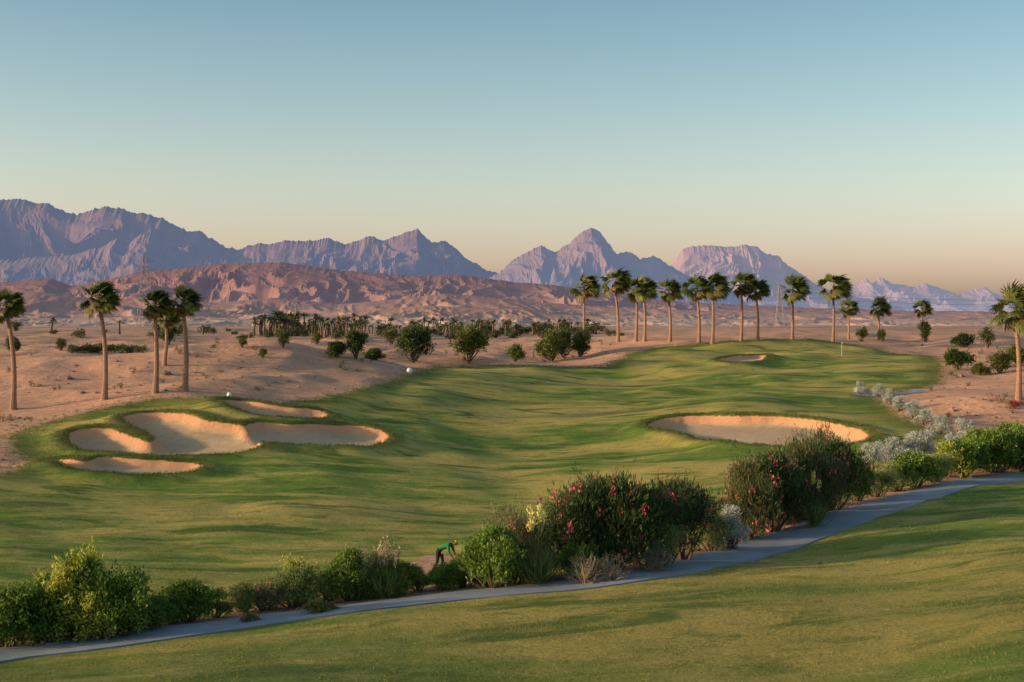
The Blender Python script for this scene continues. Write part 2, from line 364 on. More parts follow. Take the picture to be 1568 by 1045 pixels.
mountain('foothill',F2,1650,480,250,1300,130,73,.66,mG,.5,105,.9,1.5,.32,4,True)
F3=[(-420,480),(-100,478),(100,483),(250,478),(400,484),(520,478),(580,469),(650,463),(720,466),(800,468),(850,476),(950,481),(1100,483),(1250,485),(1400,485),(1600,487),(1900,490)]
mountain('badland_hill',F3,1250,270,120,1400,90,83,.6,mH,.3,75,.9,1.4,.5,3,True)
# ------------------------------------------------------------------ plants
def leafmat(name,trans=.3,rough=.55):
    t=NT(name); c=t.attr('Col','Color')
    b=t.n('ShaderNodeBsdfPrincipled'); t.set(b,'Base Color',c); b.inputs['Roughness'].default_value=rough; b.inputs['Specular IOR Level'].default_value=.25
    tr=t.n('ShaderNodeBsdfTranslucent'); t.set(tr,0,c)
    m=t.n('ShaderNodeMixShader'); m.inputs[0].default_value=trans; t.set(m,1,b.outputs[0]); t.set(m,2,tr.outputs[0])
    return t.out(m.outputs[0])
leaf=leafmat('leaf')
bark=simple('bark',(.17,.12,.085),(.10,.07,.05),12)
def unit(v): return v/(np.linalg.norm(v,axis=-1,keepdims=True)+1e-9)
def leaves(cen,dirs,ln,wd,col):
    N=len(cen); d=unit(dirs); r=rng.normal(size=(N,3)); s=unit(np.cross(d,r))
    ln=np.broadcast_to(ln,(N,))[:,None]; wd=np.broadcast_to(wd,(N,))[:,None]
    nrm=np.cross(d,s)
    v=np.stack([cen,cen+d*ln*.45+s*wd*.5+nrm*ln*.06,cen+d*ln,cen+d*ln*.45-s*wd*.5+nrm*ln*.06],1).reshape(-1,3)
    f=np.arange(N*4).reshape(N,4)
    return v,f,np.repeat(col,4,0)
def tubes(paths,k=5,col=(.1,.07,.05)):
    V=[];Fc=[];o=0
    for pts,rad in paths:
        pts=np.array(pts,float); m=len(pts)
        for i in range(m):
            d=pts[min(i+1,m-1)]-pts[max(i-1,0)]; d=d/(np.linalg.norm(d)+1e-9)
            a=np.cross(d,[0,1,.1] if abs(d[1])<.9 else [1,0,0]); a/=np.linalg.norm(a); b=np.cross(d,a)
            for j in range(k):
                th=2*np.pi*j/k; V.append(pts[i]+rad[i]*(a*np.cos(th)+b*np.sin(th)))
        for i in range(m-1):
            for j in range(k):
                Fc.append((o+i*k+j,o+i*k+(j+1)%k,o+(i+1)*k+(j+1)%k,o+(i+1)*k+j))
        o+=m*k
    V=np.array(V); return V,np.array(Fc),np.tile(col,(len(V),1))
def join(parts):
    V=[];Fc=[];Cc=[];M=[];o=0
    for v,f,c,m in parts:
        V.append(v);Fc.append(f+o);Cc.append(c);M.append(np.full(len(f),m));o+=len(v)
    return np.concatenate(V),np.concatenate(Fc),np.concatenate(Cc),np.concatenate(M)
def bush_parts(w,h,cols,N=5000,leafl=.1,leafw=.035,lobes=12,flower=None,nfl=0,open_=.3,twig=None,up=.5,ntw=170):
    parts=[];cen=[];rad=[]
    for i in range(lobes):
        a=random.uniform(0,6.283); r=random.uniform(0,.38)*w
        zz=h*random.uniform(.2,.76)*(1-.5*(r/(.5*w))**2)
        cen.append((r*math.cos(a),r*math.sin(a)*.9,zz)); rad.append((random.uniform(.12,.25)*w,random.uniform(.13,.27)*h))
    cen=np.array(cen);rad=np.array(rad)
    ncl=int(N/14)
    li=rng.integers(0,lobes,ncl); d=unit(rng.normal(size=(ncl,3))); d[:,2]=np.where(d[:,2]<-.4,-d[:,2],d[:,2])
    rr=1-np.abs(rng.normal(size=ncl))*.28+ (rng.random(ncl)<.16)*rng.random(ncl)*open_
    R=np.stack([rad[li,0],rad[li,0],rad[li,1]],-1)
    cl=cen[li]+d*R*rr[:,None]; cl[:,2]=np.maximum(cl[:,2],.03*h)
    ci=np.repeat(np.arange(ncl),14); M=len(ci)
    dd=unit(d[ci]*.7+rng.normal(size=(M,3))*.75+np.array([0,0,up]))
    p=cl[ci]+rng.normal(size=(M,3))*leafl*.7
    cols=np.array(cols)
    lb=rng.random(lobes); cb=rng.random(ncl)
    mixv=np.clip(.5*lb[li][ci]+.35*cb[ci]+.25*rng.random(M),0,1)[:,None]
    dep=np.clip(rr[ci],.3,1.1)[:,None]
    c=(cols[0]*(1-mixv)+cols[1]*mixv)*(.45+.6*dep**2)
    yel=rng.random(M)<.03; c[yel]=np.array(cols[1])*1.3+np.array([.05,.03,0])
    v,f,cc=leaves(p,dd,leafl*rng.uniform(.6,1.3,M),leafw*rng.uniform(.7,1.3,M),c); parts.append((v,f,cc,0))
    if flower is not None and nfl:
        k=rng.integers(0,ncl,nfl); q=np.repeat(k,8); o=cl[q]+d[q]*leafl*1.3+rng.normal(size=(len(q),3))*leafl*.38
        v,f,cc=leaves(o,rng.normal(size=(len(q),3)),leafl*.55,leafl*.45,np.tile(flower,(len(q),1))*rng.uniform(.7,1.2,(len(q),1))); parts.append((v,f,cc,0))
    st=[]
    for i in range(lobes+4):
        e=cen[i%lobes]+rng.normal(size=3)*.05*w; b=np.array([e[0]*.15,e[1]*.15,-.1]); m=(b+e)/2+rng.normal(size=3)*.04*w; r0=.012*h+.008
        st.append(([b,m,e],[r0*1.6,r0,r0*.4]))
    tc=twig if twig is not None else (.1,.075,.05)
    v,f,cc=tubes(st,5,tc); parts.append((v,f,cc,1 if twig is None else 0))
    if twig is not None:
        st=[]
        for i in range(ntw):
            a=random.uniform(0,6.283); el=random.uniform(.15,1.4); L=random.uniform(.6,1.15)
            e=np.array([math.cos(a)*math.cos(el)*w*.5*L,math.sin(a)*math.cos(el)*w*.5*L,math.sin(el)*h*.85*L])
            b=e*random.uniform(.1,.5); m=(b+e)/2+rng.normal(size=3)*.05*w
            st.append(([b,m,e],[.016,.012,.005]))
        v,f,cc=tubes(st,3,twig); parts.append((v,f,cc*rng.uniform(.7,1.2,(len(v),1)),0))
    return join(parts)
def bush_mesh(name,*a,**k):
    v,f,c,m=bush_parts(*a,**k); return mkmesh(name,v,f,[leaf,bark],m,c)
pal={'green':((.05,.11,.018),(.21,.31,.045)),'dark':((.026,.052,.017),(.09,.145,.042)),'light':((.12,.18,.05),(.35,.39,.13)),
'olive':((.11,.12,.06),(.29,.28,.13)),'silver':((.30,.34,.31),(.60,.63,.56)),'yel':((.15,.22,.03),(.50,.49,.07))}
V={}
def variant(kind,w=2.4,h=2.0,nv=2,**k):
    V[kind]=[bush_mesh(kind+'_mesh',w,h,**k) for _ in range(nv)]
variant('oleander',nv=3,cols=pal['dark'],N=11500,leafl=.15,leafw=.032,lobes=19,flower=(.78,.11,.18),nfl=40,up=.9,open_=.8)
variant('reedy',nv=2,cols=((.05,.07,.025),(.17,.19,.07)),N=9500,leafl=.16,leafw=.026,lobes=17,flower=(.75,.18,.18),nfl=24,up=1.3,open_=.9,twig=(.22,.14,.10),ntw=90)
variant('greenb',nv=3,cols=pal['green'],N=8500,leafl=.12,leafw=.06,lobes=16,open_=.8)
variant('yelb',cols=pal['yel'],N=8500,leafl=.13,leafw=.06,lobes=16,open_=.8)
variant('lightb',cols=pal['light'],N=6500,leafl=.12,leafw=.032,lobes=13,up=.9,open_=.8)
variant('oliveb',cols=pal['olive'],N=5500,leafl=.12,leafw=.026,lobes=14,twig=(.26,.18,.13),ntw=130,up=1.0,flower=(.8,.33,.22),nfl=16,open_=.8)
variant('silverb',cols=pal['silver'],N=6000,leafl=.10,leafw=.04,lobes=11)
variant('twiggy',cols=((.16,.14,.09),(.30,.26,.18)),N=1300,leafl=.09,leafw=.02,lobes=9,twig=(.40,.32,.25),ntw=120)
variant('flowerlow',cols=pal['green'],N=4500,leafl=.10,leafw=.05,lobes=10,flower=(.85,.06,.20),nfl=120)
nm={'oleander':'oleander_bush','reedy':'oleander_bush','greenb':'green_shrub','yelb':'yellow_green_shrub','lightb':'light_green_shrub','oliveb':'olive_shrub','silverb':'silver_shrub','twiggy':'dry_twig_shrub','flowerlow':'bougainvillea_bush'}
def put(kind,u,v,wpx,hpx,dy=0):
    if v>700: v-=6; hpx=hpx*.98
    x,y=unproj([(u,v)])[0]; y+=dy; x=(u-CU)/F*y; z=hz(x,y)
    w=wpx/F*y; h=hpx/F*y
    me=random.choice(V[kind]); sw=w/2.2
    obj(nm[kind],me,(x,y,z-.03),(0,0,random.uniform(0,6.28)),(sw,min(sw,1.4),h/1.72))
L=[
('greenb',10,997,130,92),('yelb',118,987,120,124),('greenb',62,992,100,96),('greenb',190,980,110,104),('yelb',150,988,96,84),('greenb',232,970,60,50),('greenb',-30,987,110,90),('greenb',95,975,110,96),
('greenb',285,958,90,62),('greenb',262,961,50,46),('flowerlow',330,952,64,42),('lightb',372,944,66,50),('oliveb',405,941,86,58),('lightb',448,936,104,64),('yelb',462,930,66,64),('lightb',500,930,70,52),
('greenb',540,925,86,76),('lightb',575,920,76,72),('greenb',612,918,66,52),('lightb',640,911,54,40),('greenb',680,909,56,42),('greenb',712,905,60,50),('flowerlow',487,946,56,22),('flowerlow',380,960,36,16),('flowerlow',505,942,36,14),
('greenb',757,908,96,98),('lightb',742,903,66,62),('oliveb',790,896,116,108),('lightb',820,892,94,88),('oliveb',770,883,86,84),
('oleander',898,886,120,134),('oleander',940,882,130,136),('oleander',992,876,120,120),('oleander',1045,864,122,116),('oleander',915,867,114,124),('greenb',885,894,56,58),
('twiggy',898,901,66,50),('twiggy',935,897,60,46),('twiggy',1005,882,60,50),('lightb',1020,874,66,72),('silverb',1118,848,72,60),('lightb',1090,850,66,62),
('reedy',1140,832,96,114),('oleander',1180,820,110,114),('reedy',1225,802,96,104),('oleander',1275,788,106,102),('reedy',1235,797,106,102),('lightb',1190,810,66,62),('oliveb',1165,810,96,112),('oliveb',1205,790,80,100),('reedy',1262,778,90,96),
('greenb',1310,774,56,64),('lightb',1340,767,66,46),('lightb',1370,759,66,44),('greenb',1400,752,76,54),('lightb',1432,744,66,46),('greenb',1475,735,86,56),('yelb',1450,736,56,44),('greenb',1520,730,76,66),('greenb',1560,728,86,70),('greenb',1610,726,96,68),('greenb',1500,722,70,56),('greenb',1545,716,80,60),
('silverb',1335,724,56,42),('silverb',1365,718,60,38),('silverb',1410,708,76,44),('silverb',1392,714,56,36),('silverb',1478,684,50,42),('silverb',1440,664,38,28),('silverb',1418,652,36,26),('silverb',1400,642,36,26),('silverb',1376,630,32,24),('silverb',1362,620,26,22),('silverb',1345,608,24,18),('lightb',1500,688,54,30),('silverb',1460,692,44,26),('silverb',1318,604,24,20),('silverb',1385,724,50,34)]
for k in L: put(*k)
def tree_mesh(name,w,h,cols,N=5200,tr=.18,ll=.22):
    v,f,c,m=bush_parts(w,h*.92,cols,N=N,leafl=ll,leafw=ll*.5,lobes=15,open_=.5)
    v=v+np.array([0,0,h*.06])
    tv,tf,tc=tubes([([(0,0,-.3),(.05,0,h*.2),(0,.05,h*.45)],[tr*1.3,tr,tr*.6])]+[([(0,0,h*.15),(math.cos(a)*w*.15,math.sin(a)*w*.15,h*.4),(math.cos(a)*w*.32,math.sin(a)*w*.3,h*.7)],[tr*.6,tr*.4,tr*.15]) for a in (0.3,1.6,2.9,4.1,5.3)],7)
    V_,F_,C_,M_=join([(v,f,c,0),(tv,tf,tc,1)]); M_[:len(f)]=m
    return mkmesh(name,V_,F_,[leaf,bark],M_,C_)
dk=((.03,.06,.015),(.10,.145,.035)); md=((.055,.085,.018),(.19,.215,.05))
T=[('broadleaf_tree',632,556,52,58,dk),('broadleaf_tree',717,556,64,60,md),('broadleaf_tree',845,554,48,50,md),('broadleaf_tree',862,548,32,44,dk),('broadleaf_tree',888,547,30,44,dk),('broadleaf_tree',545,550,40,46,dk),
('round_shrub',515,547,32,22,dk),('round_shrub',575,552,28,16,dk),('round_shrub',788,554,30,26,md),('round_shrub',433,532,22,26,dk),('round_shrub',370,532,14,20,md),('round_shrub',485,528,16,20,md),('round_shrub',93,537,16,20,md),
('broadleaf_tree',1417,524,24,32,dk),('round_shrub',1466,567,46,30,dk),('round_shrub',1474,532,34,20,dk),('broadleaf_tree',1512,534,24,30,dk),('round_shrub',1532,572,36,32,md),('round_shrub',1350,524,18,18,dk),('broadleaf_tree',1320,524,20,24,dk),('round_shrub',1560,560,40,28,md),
('round_shrub',600,528,24,26,md),('round_shrub',20,545,30,28,dk),('round_shrub',402,548,12,14,md),('round_shrub',1500,575,30,16,md),('round_shrub',258,528,26,34,dk)]
for nme,u,v,w,h,c in T:
    x,y=unproj([(u,v)])[0]; W_=w/F*y; H_=h/F*y
    obj(nme,tree_mesh(nme,W_*1.08,H_*1.1,c,N=4800 if w>25 else 2500,tr=.03*H_+.05,ll=.06*W_+.05),(x,y,hz(x,y)),(0,0,0))
# ------------------------------------------------------------------ palms
t=NT('palm_trunk'); oc=t.n('ShaderNodeTexCoord').outputs['Object']
w1=t.n('ShaderNodeTexWave',wave_type='BANDS',bands_direction='Z'); t.set(w1,'Vector',oc); w1.inputs['Scale'].default_value=2.2; w1.inputs['Distortion'].default_value=2.5; w1.inputs['Detail'].default_value=3
nz=t.noise(oc,5,4,.6); c=t.mix(t.rng(nz,.3,.7),(.42,.245,.16),(.27,.165,.115)); c=t.mix(t.math('MULTIPLY',w1.outputs['Fac'],.5),c,(.16,.10,.07))
palm_bark=t.out(t.bsdf(c,.9,w1.outputs['Fac'],.7,.03))
def palm(name,u,v,vtop,crown_px,lean=0,nf=52,wind=.62):
    x,y=unproj([(u,v)])[0]; z0=hz(x,y); Hh=(v-vtop)/F*y; cr=crown_px/F*y/2*1.15
    th=Hh-cr*.66
    ph=random.uniform(-.3,.3); wind=wind*random.uniform(.75,1.2)
    pts=[];rad=[]
    for i in range(11):
        s=i/10; pts.append((lean*s*s+.12*math.sin(s*4+ph),.1*math.sin(s*3),th*s-.3*(i==0)))
        rad.append((.25-.09*s+.13*max(0,1-s*8)+.03*(s>.93))*(.95 if Hh>8 else .8))
    parts=[]
    tv,tf,tc=tubes([(pts,rad)],10); parts.append((tv,tf,tc,1))
    top=np.array(pts[-1]); W0=np.array([wind,-.05,0])
    VV=[];CC=[]
    def frond(d0,L,col,seg=18,droop=.6,spread=1.15):
        d0=d0/np.linalg.norm(d0)
        p=[top.copy()]; d=d0.copy(); m=4; pl=L*.42
        for i in range(m):
            d=d+W0*.15+np.array([0,0,-droop*.10]); d/=np.linalg.norm(d); p.append(p[-1]+d*pl/m)
        side=np.cross(d,[0,0,1]); side/=np.linalg.norm(side)+1e-9
        sd=np.cross(d0,[0,0,1]); sd/=np.linalg.norm(sd)+1e-9
        for i in range(m):
            a,b=p[i],p[i+1]; VV.append([a-sd*.025,b-sd*.02,b+sd*.02,a+sd*.025]); CC.extend([np.array((.20,.18,.06))]*4)
        roll=random.uniform(-.8,.8); upv=np.cross(side,d); side=side*math.cos(roll)+upv*math.sin(roll)
        hub=p[-1]
        for k in range(seg):
            an=(k/(seg-1)*2-1)*spread+random.uniform(-.05,.05)
            q=d*math.cos(an)+side*math.sin(an); q/=np.linalg.norm(q)
            l=L*.64*(1-.3*abs(an)/spread)*random.uniform(.8,1.15)
            a=hub; w=l*.066+.014; per=np.cross(q,np.cross(side,d)); per/=np.linalg.norm(per)+1e-9
            ws=[w*.5,w,w*.7,.004]; pp=[a]; qq=q.copy()
            for j in range(3):
                qq=qq+W0*.30*(j+.5)+np.array([0,0,-droop*.24*(j+.3)]); qq/=np.linalg.norm(qq); pp.append(pp[-1]+qq*l/3)
            cb=col*random.uniform(.7,1.3)
            for j in range(3):
                VV.append([pp[j]-per*ws[j],pp[j+1]-per*ws[j+1],pp[j+1]+per*ws[j+1],pp[j]+per*ws[j]]); CC.extend([cb*(.85+.15*j)]*4)
    for i in range(nf):
        s=(i+.5)/nf; el=math.radians(84-112*s**1.05); az=i*2.39996+random.uniform(-.35,.35)
        d0=np.array([math.cos(az)*math.cos(el),math.sin(az)*math.cos(el),math.sin(el)])+W0*.5
        colr=np.array((.08,.11,.03)) if s<.75 else np.array((.15,.135,.05))
        if random.random()<.25: colr=np.array((.16,.18,.045))
        frond(d0,cr*random.uniform(.72,1.12),colr,droop=.4+.6*s)
    for i in range(20):
        az=random.uniform(0,6.283); d0=np.array([math.cos(az)*.5,math.sin(az)*.5,-.75])+W0*.25
        frond(d0,cr*random.uniform(.45,.75),np.array((.22,.14,.07)),seg=9,droop=1.2,spread=.8)
    vv=np.array(VV).reshape(-1,3); ff=np.arange(len(vv)).reshape(-1,4)
    parts.append((vv,ff,np.array(CC),0))
    v_,f_,c_,m_=join(parts)
    obj('palm_tree',mkmesh('palm_tree',v_,f_,[leaf,palm_bark],m_,c_),(x,y,z0))
PL=[(20,627,449,56,-.5),(160,612,436,60,-.4),(237,602,447,58,.1),(283,599,443,54,-.1),(252,560,470,44,.2),
(893,524,423,48,.2),(946,524,415,50,-.4),(974,523,428,44,.1),(987,523,429,42,-.1),(1026,524,430,44,-.2),(1070,525,424,48,-.2),(1091,527,422,50,.1),(1135,523,421,44,.1),(1160,522,431,40,-.2),(1213,520,426,50,.1),(1276,523,421,52,0),(1299,520,461,32,.1),(1345,522,459,38,.1),(1411,521,462,32,.1),(1560,612,446,84,-.3)]
for a in PL: palm('palm_tree',*a[:4],lean=a[4])
# ------------------------------------------------------------------ distant masses
def far_palms(name,lst):
    parts=[];VV=[];CC=[]
    st=[]
    for u,v,hpx in lst:
        x,y=unproj([(u,v)])[0]; y=min(y,800); x=(u-CU)/F*y; z=hz(x,y); H=hpx/F*y; R=H*random.uniform(.22,.32)
        st.append(([(x,y,z-.3),(x+random.uniform(-.2,.2),y,z+H*.4),(x+random.uniform(-.3,.3),y,z+H-R*.6)],[.3,.22,.2]))
        top=np.array([x,y,z+H-R*.6])
        for i in range(26):
            az=random.uniform(0,6.28); el=random.uniform(-.5,1.4)
            d=np.array([math.cos(az)*math.cos(el)+.25,math.sin(az)*math.cos(el),math.sin(el)]); p=top; s=unit(np.cross(d,rng.normal(size=3)))
            c=np.array((.06,.075,.035))*random.uniform(.7,1.5)
            for j in range(3):
                q=p+unit(d)*R/2.6; w0=R*.13*(1-.25*j); w1_=R*.13*(1-.25*(j+1))
                VV.append([p-s*w0,q-s*w1_,q+s*w1_,p+s*w0]); CC.extend([c]*4); p=q; d=d+np.array([.15,0,-.5])
    tv,tf,tc=tubes(st,5); parts.append((tv,tf,tc,1)); vv=np.array(VV).reshape(-1,3)
    parts.append((vv,np.arange(len(vv)).reshape(-1,4),np.array(CC),0)); v,f,c,m=join(parts)
    obj(name,mkmesh(name,v,f,[leaf,bark],m,c))
fp=[]
for i in range(36): fp.append((random.uniform(388,470),random.uniform(508,515),random.uniform(20,34)))
for i in range(40): fp.append((random.uniform(470,560),random.uniform(508,518),random.uniform(16,30)))
for i in range(26): fp.append((random.uniform(560,700),random.uniform(507,517),random.uniform(12,26)))
for i in range(30): fp.append((random.uniform(700,900),random.uniform(507,515),random.uniform(11,22)))
for u,v,h in ((80,510,24),(183,512,22),(310,512,14),(735,516,28),(755,516,26),(775,515,24),(790,514,18),(630,520,30),(690,518,26)): fp.append((u,v,h))
far_palms('distant_palm_grove',fp)
def scrub(name,items,cols,up=.5):
    parts=[]
    for x,y,w,h,N in items:
        v,f,c,m=bush_parts(w,h,cols,N=N,leafl=w*.12,leafw=w*.06,lobes=6,up=up)
        v=v+np.array([x,y,hz(x,y)-.05*h]); parts.append((v,f,c,0))
    v,f,c,m=join(parts); obj(name,mkmesh(name,v,f,[leaf],m,c))
it=[]
for i in range(150):
    u=random.choice([random.uniform(380,960),random.uniform(0,960),random.uniform(580,900),random.uniform(470,900)]); v=random.uniform(507,520); x,y=unproj([(u,v)])[0]
    y=min(y,700); x=(u-CU)/F*y; s=random.uniform(9,28)/F*y; it.append((x,y,s,s*random.uniform(.4,.8),420))
scrub('distant_tree_line',it,((.045,.055,.03),(.14,.15,.065)))
it=[]
for i in range(34):
    u=random.uniform(105,225); x,y=unproj([(u,random.uniform(536,541))])[0]; s=random.uniform(.9,2.0); it.append((x,y,s,s*.5,260))
scrub('hedge_row',it,((.04,.06,.025),(.11,.13,.045)))
it=[]
for i in range(170):
    u,v=random.choice([(random.uniform(0,560),random.uniform(525,600)),(random.uniform(560,1000),random.uniform(522,556)),(random.uniform(1380,1568),random.uniform(525,650)),(random.uniform(0,60),random.uniform(640,720))])
    x,y=unproj([(u,v)])[0]
    if sdf(np.array([x]),np.array([y]),GP)[0]<1: continue
    s=random.uniform(.3,1.1); it.append((x,y,s,s*.5,110))
scrub('desert_scrub',it,((.13,.11,.06),(.28,.23,.13)))
it=[]
for i in range(7):
    x,y=unproj([(random.uniform(1535,1568),random.uniform(617,626))])[0]; it.append((x,y,random.uniform(.4,.8),.3,240))
scrub('red_flower_patch',it,((.30,.05,.05),(.55,.08,.10)))
stone=simple('desert_stone',(.42,.27,.20),(.26,.17,.13),3,.95,.03)
VV=[];FF=[];o_=0
octa=np.array([(1,0,0),(0,1,0),(-1,0,0),(0,-1,0),(0,0,.7),(0,0,-.4),(.7,.7,.2),(-.7,.7,.1),(-.7,-.7,.25),(.7,-.7,.15)],float)
of=[(0,6,4),(6,1,4),(1,7,4),(7,2,4),(2,8,4),(8,3,4),(3,9,4),(9,0,4),(6,0,5),(1,6,5),(7,1,5),(2,7,5),(8,2,5),(3,8,5),(9,3,5),(0,9,5)]
cand=unproj([random.choice([(random.uniform(0,560),random.uniform(528,605)),(random.uniform(1400,1568),random.uniform(530,650)),(random.uniform(0,50),random.uniform(640,725)),(random.uniform(560,960),random.uniform(525,556))]) for _ in range(360)])
sgv=sdf(cand[:,0],cand[:,1],GP); hh_=height(cand[:,0],cand[:,1])
for (x,y),s_,h_ in zip(cand,sgv,hh_):
    if s_<.8: continue
    r=random.uniform(.06,.24)*(1+(random.random()<.08)*1.2); V_=octa*r*rng.uniform(.7,1.3,(10,1))*[1,1,.8]+[x,y,h_+r*.12]
    VV.append(V_); FF.append(np.array(of)+o_); o_+=10
obj('desert_stones',mkmesh('desert_stones',np.concatenate(VV),np.concatenate(FF),[stone]))
# rough grass blades on the near slopes
N=60000
yy=18+rng.random(N)**.75*62; xx=(rng.random(N)*2-1)*(yy*.42+2)
gm=(perlin(xx/3,yy/3,88)+perlin(xx/.9,yy/.9,12)*.7)>-.05
sd_p=sdf(xx,yy,BED,5)
dP=np.full(N,9.)
for i in range(0,len(PC)): dP=np.minimum(dP,np.hypot(xx-PC[i,0],yy-PC[i,1]))
keep=gm&(sd_p>.2)&(dP>1.5); xx=xx[keep];yy=yy[keep]
zz=base_h(xx,yy); k=3; n_=len(xx)
cx=np.repeat(xx,k)+rng.normal(size=n_*k)*.05; cy=np.repeat(yy,k)+rng.normal(size=n_*k)*.05; cz=np.repeat(zz,k)-.01
d=rng.normal(size=(n_*k,3))*.55; d[:,2]=1
mm=rng.random((n_*k,1)); cc=np.array((.11,.17,.03))*(1-mm)+np.array((.34,.28,.095))*mm
v,f,c=leaves(np.stack([cx,cy,cz],-1),d,rng.uniform(.03,.10,n_*k),.016,cc)
obj('rough_grass',mkmesh('rough_grass',v,f,[leaf],None,c))
# shaggy lips round the bunkers and at the fairway edge
px=[];py=[]
for p in BP:
    q=np.concatenate([p,p[:1]]); 
    for i in range(len(p)):
        m_=int(np.hypot(*(q[i+1]-q[i]))*60)
        tt=rng.random(m_); px+=list(q[i,0]+(q[i+1,0]-q[i,0])*tt+rng.normal(size=m_)*.55); py+=list(q[i,1]+(q[i+1,1]-q[i,1])*tt+rng.normal(size=m_)*.55)
for i in range(len(g)-1):
    L_=np.hypot(*(g[i+1]-g[i])); 
    if abs(g[i,0])>95: continue
    m_=int(L_*22); tt=rng.random(m_); px+=list(g[i,0]+(g[i+1,0]-g[i,0])*tt+rng.normal(size=m_)*1.0); py+=list(g[i,1]+(g[i+1,1]-g[i,1])*tt+rng.normal(size=m_)*1.0)
px=np.array(px);py=np.array(py); sb_,dzz=bunk(px,py); keep=(sb_>.0); px=px[keep];py=py[keep]; pz=base_h(px,py)+dzz[keep]
n_=len(px); k=3
d=rng.normal(size=(n_*k,3))*.6; d[:,2]=1; mm=rng.random((n_*k,1)); cc=np.array((.05,.09,.018))*(1-mm)+np.array((.20,.20,.055))*mm
v,f,c=leaves(np.stack([np.repeat(px,k)+rng.normal(size=n_*k)*.06,np.repeat(py,k)+rng.normal(size=n_*k)*.06,np.repeat(pz,k)-.02],-1),d,rng.uniform(.08,.24,n_*k),.03,cc)
obj('bunker_lip_grass',mkmesh('bunker_lip_grass',v,f,[leaf],None,c))
def plume(name,u,v,hpx,cnt,colr,head,ls=.08):
    x,y=unproj([(u,v)])[0]; H=hpx/F*y; st=[];pc=[];pd=[]
    for i in range(cnt):
        a=random.uniform(0,6.28); r=random.uniform(0,.25); e=np.array([math.cos(a)*r*1.5,math.sin(a)*r*1.5,H*random.uniform(.7,1)])
        b=np.array([math.cos(a)*r*.4,math.sin(a)*r*.4,-.05]); st.append(([b,(b+e)/2+[0,0,.08],e],[.012,.010,.006]))
        for j in range(40):
            s=random.uniform(1-head,1.0); pc.append(b+(e-b)*s+rng.normal(size=3)*ls*.35); pd.append(rng.normal(size=3)*.6+[0,0,.8])
    bl=rng.normal(size=(260,3))*.55; bl[:,2]=np.abs(bl[:,2])+1
    v1,f1,c1=tubes(st,4,(.20,.2,.08)); v2,f2,c2=leaves(np.array(pc),np.array(pd),ls,ls*.45,np.tile(colr,(len(pc),1))*rng.uniform(.7,1.2,(len(pc),1)))
    v3,f3,c3=leaves(rng.normal(size=(260,3))*[.12,.12,0],bl,H*.5,.03,np.tile((.17,.22,.07),(260,1))*rng.uniform(.6,1.3,(260,1)))
    vv,ff,c,m=join([(v1,f1,c1,0),(v2,f2,c2,0),(v3,f3,c3,0)]); obj(name,mkmesh(name,vv,ff,[leaf],m,c),(x,y,hz(x,y)))
for u,v,h in ((560,918,80),(578,916,88),(592,916,98),(604,914,80),(545,920,68)): plume('plume_grass',u,v,h,6,(.66,.52,.32),.30)
plume('yellow_flower_spike',822,897,130,3,(.90,.78,.28),.14,.13); plume('yellow_flower_spike',814,894,116,2,(.90,.78,.28),.12,.13)
plume('yellow_flower_spike',1246,808,86,3,(.85,.7,.2),.16,.12)
# ------------------------------------------------------------------ transmission towers
steel=simple('galvanised_steel',(.26,.25,.27),(.20,.19,.21),1,.6,.001)
def pylon(x,y,H,t_=.22):
    z=PLAIN-1; B=H*.10; st=[]
    def wd(s): return B*(1-s*.86) if s<.7 else B*(1-.7*.86)*(1-(s-.7)*1.6)
    lev=[0,.14,.27,.39,.5,.6,.68,.76,.84,.92,1.0]
    cs=[(-1,-1),(1,-1),(1,1),(-1,1)]
    pt=lambda s,c:(c[0]*wd(s),c[1]*wd(s),H*s)
    for i in range(len(lev)-1):
        for j in range(4):
            c=cs[j];d=cs[(j+1)%4]
            st+= [([pt(lev[i],c),pt(lev[i+1],c)],[t_,t_]),([pt(lev[i],c),pt(lev[i+1],d)],[t_*.5]*2),([pt(lev[i],d),pt(lev[i+1],c)],[t_*.5]*2),([pt(lev[i+1],c),pt(lev[i+1],d)],[t_*.5]*2)]
    for s in (.68,.80,.92):
        L_=H*.13*(1.1-.3*abs(s-.8)/.12*.5)
        for sg_ in (-1,1):
            for yy_ in (-1,1):
                st+=[([(0,yy_*wd(s),H*s),(sg_*L_,0,H*s)],[t_*.6]*2),([(0,yy_*wd(s),H*(s+.045)),(sg_*L_,0,H*s)],[t_*.5]*2)]
            st+=[([(sg_*L_,0,H*s),(sg_*L_,0,H*(s-.035))],[t_*.5]*2)]
    v,f,c=tubes(st,4); return obj('transmission_tower',mkmesh('transmission_tower',v,f,[steel]),(x,y,z))
def at(u,y): return (u-CU)/F*y
pylon(at(222,950),950,49,.17); pylon(at(1194,900),900,28,.15); pylon(at(455,1000),1000,19,.13); pylon(at(1700,1000),1000,24,.15)
st=[]
for hh,dx in ((.68,4),(.8,-4),(.8,4),(.92,4),(.92,-4)):
    a=np.array([at(1194,900)+dx,900,PLAIN-1+28*hh-1]); b=np.array([at(1700,1000)+dx,1000,PLAIN-1+24*hh-1]); pp=[]
    for i in range(21):
        s=i/20; q=a+(b-a)*s; q[2]-=6*4*s*(1-s)*.6; pp.append(q)
    st.append((pp,[.045]*21))
v,f,c=tubes(st,4); obj('power_lines',mkmesh('power_lines',v,f,[steel]))
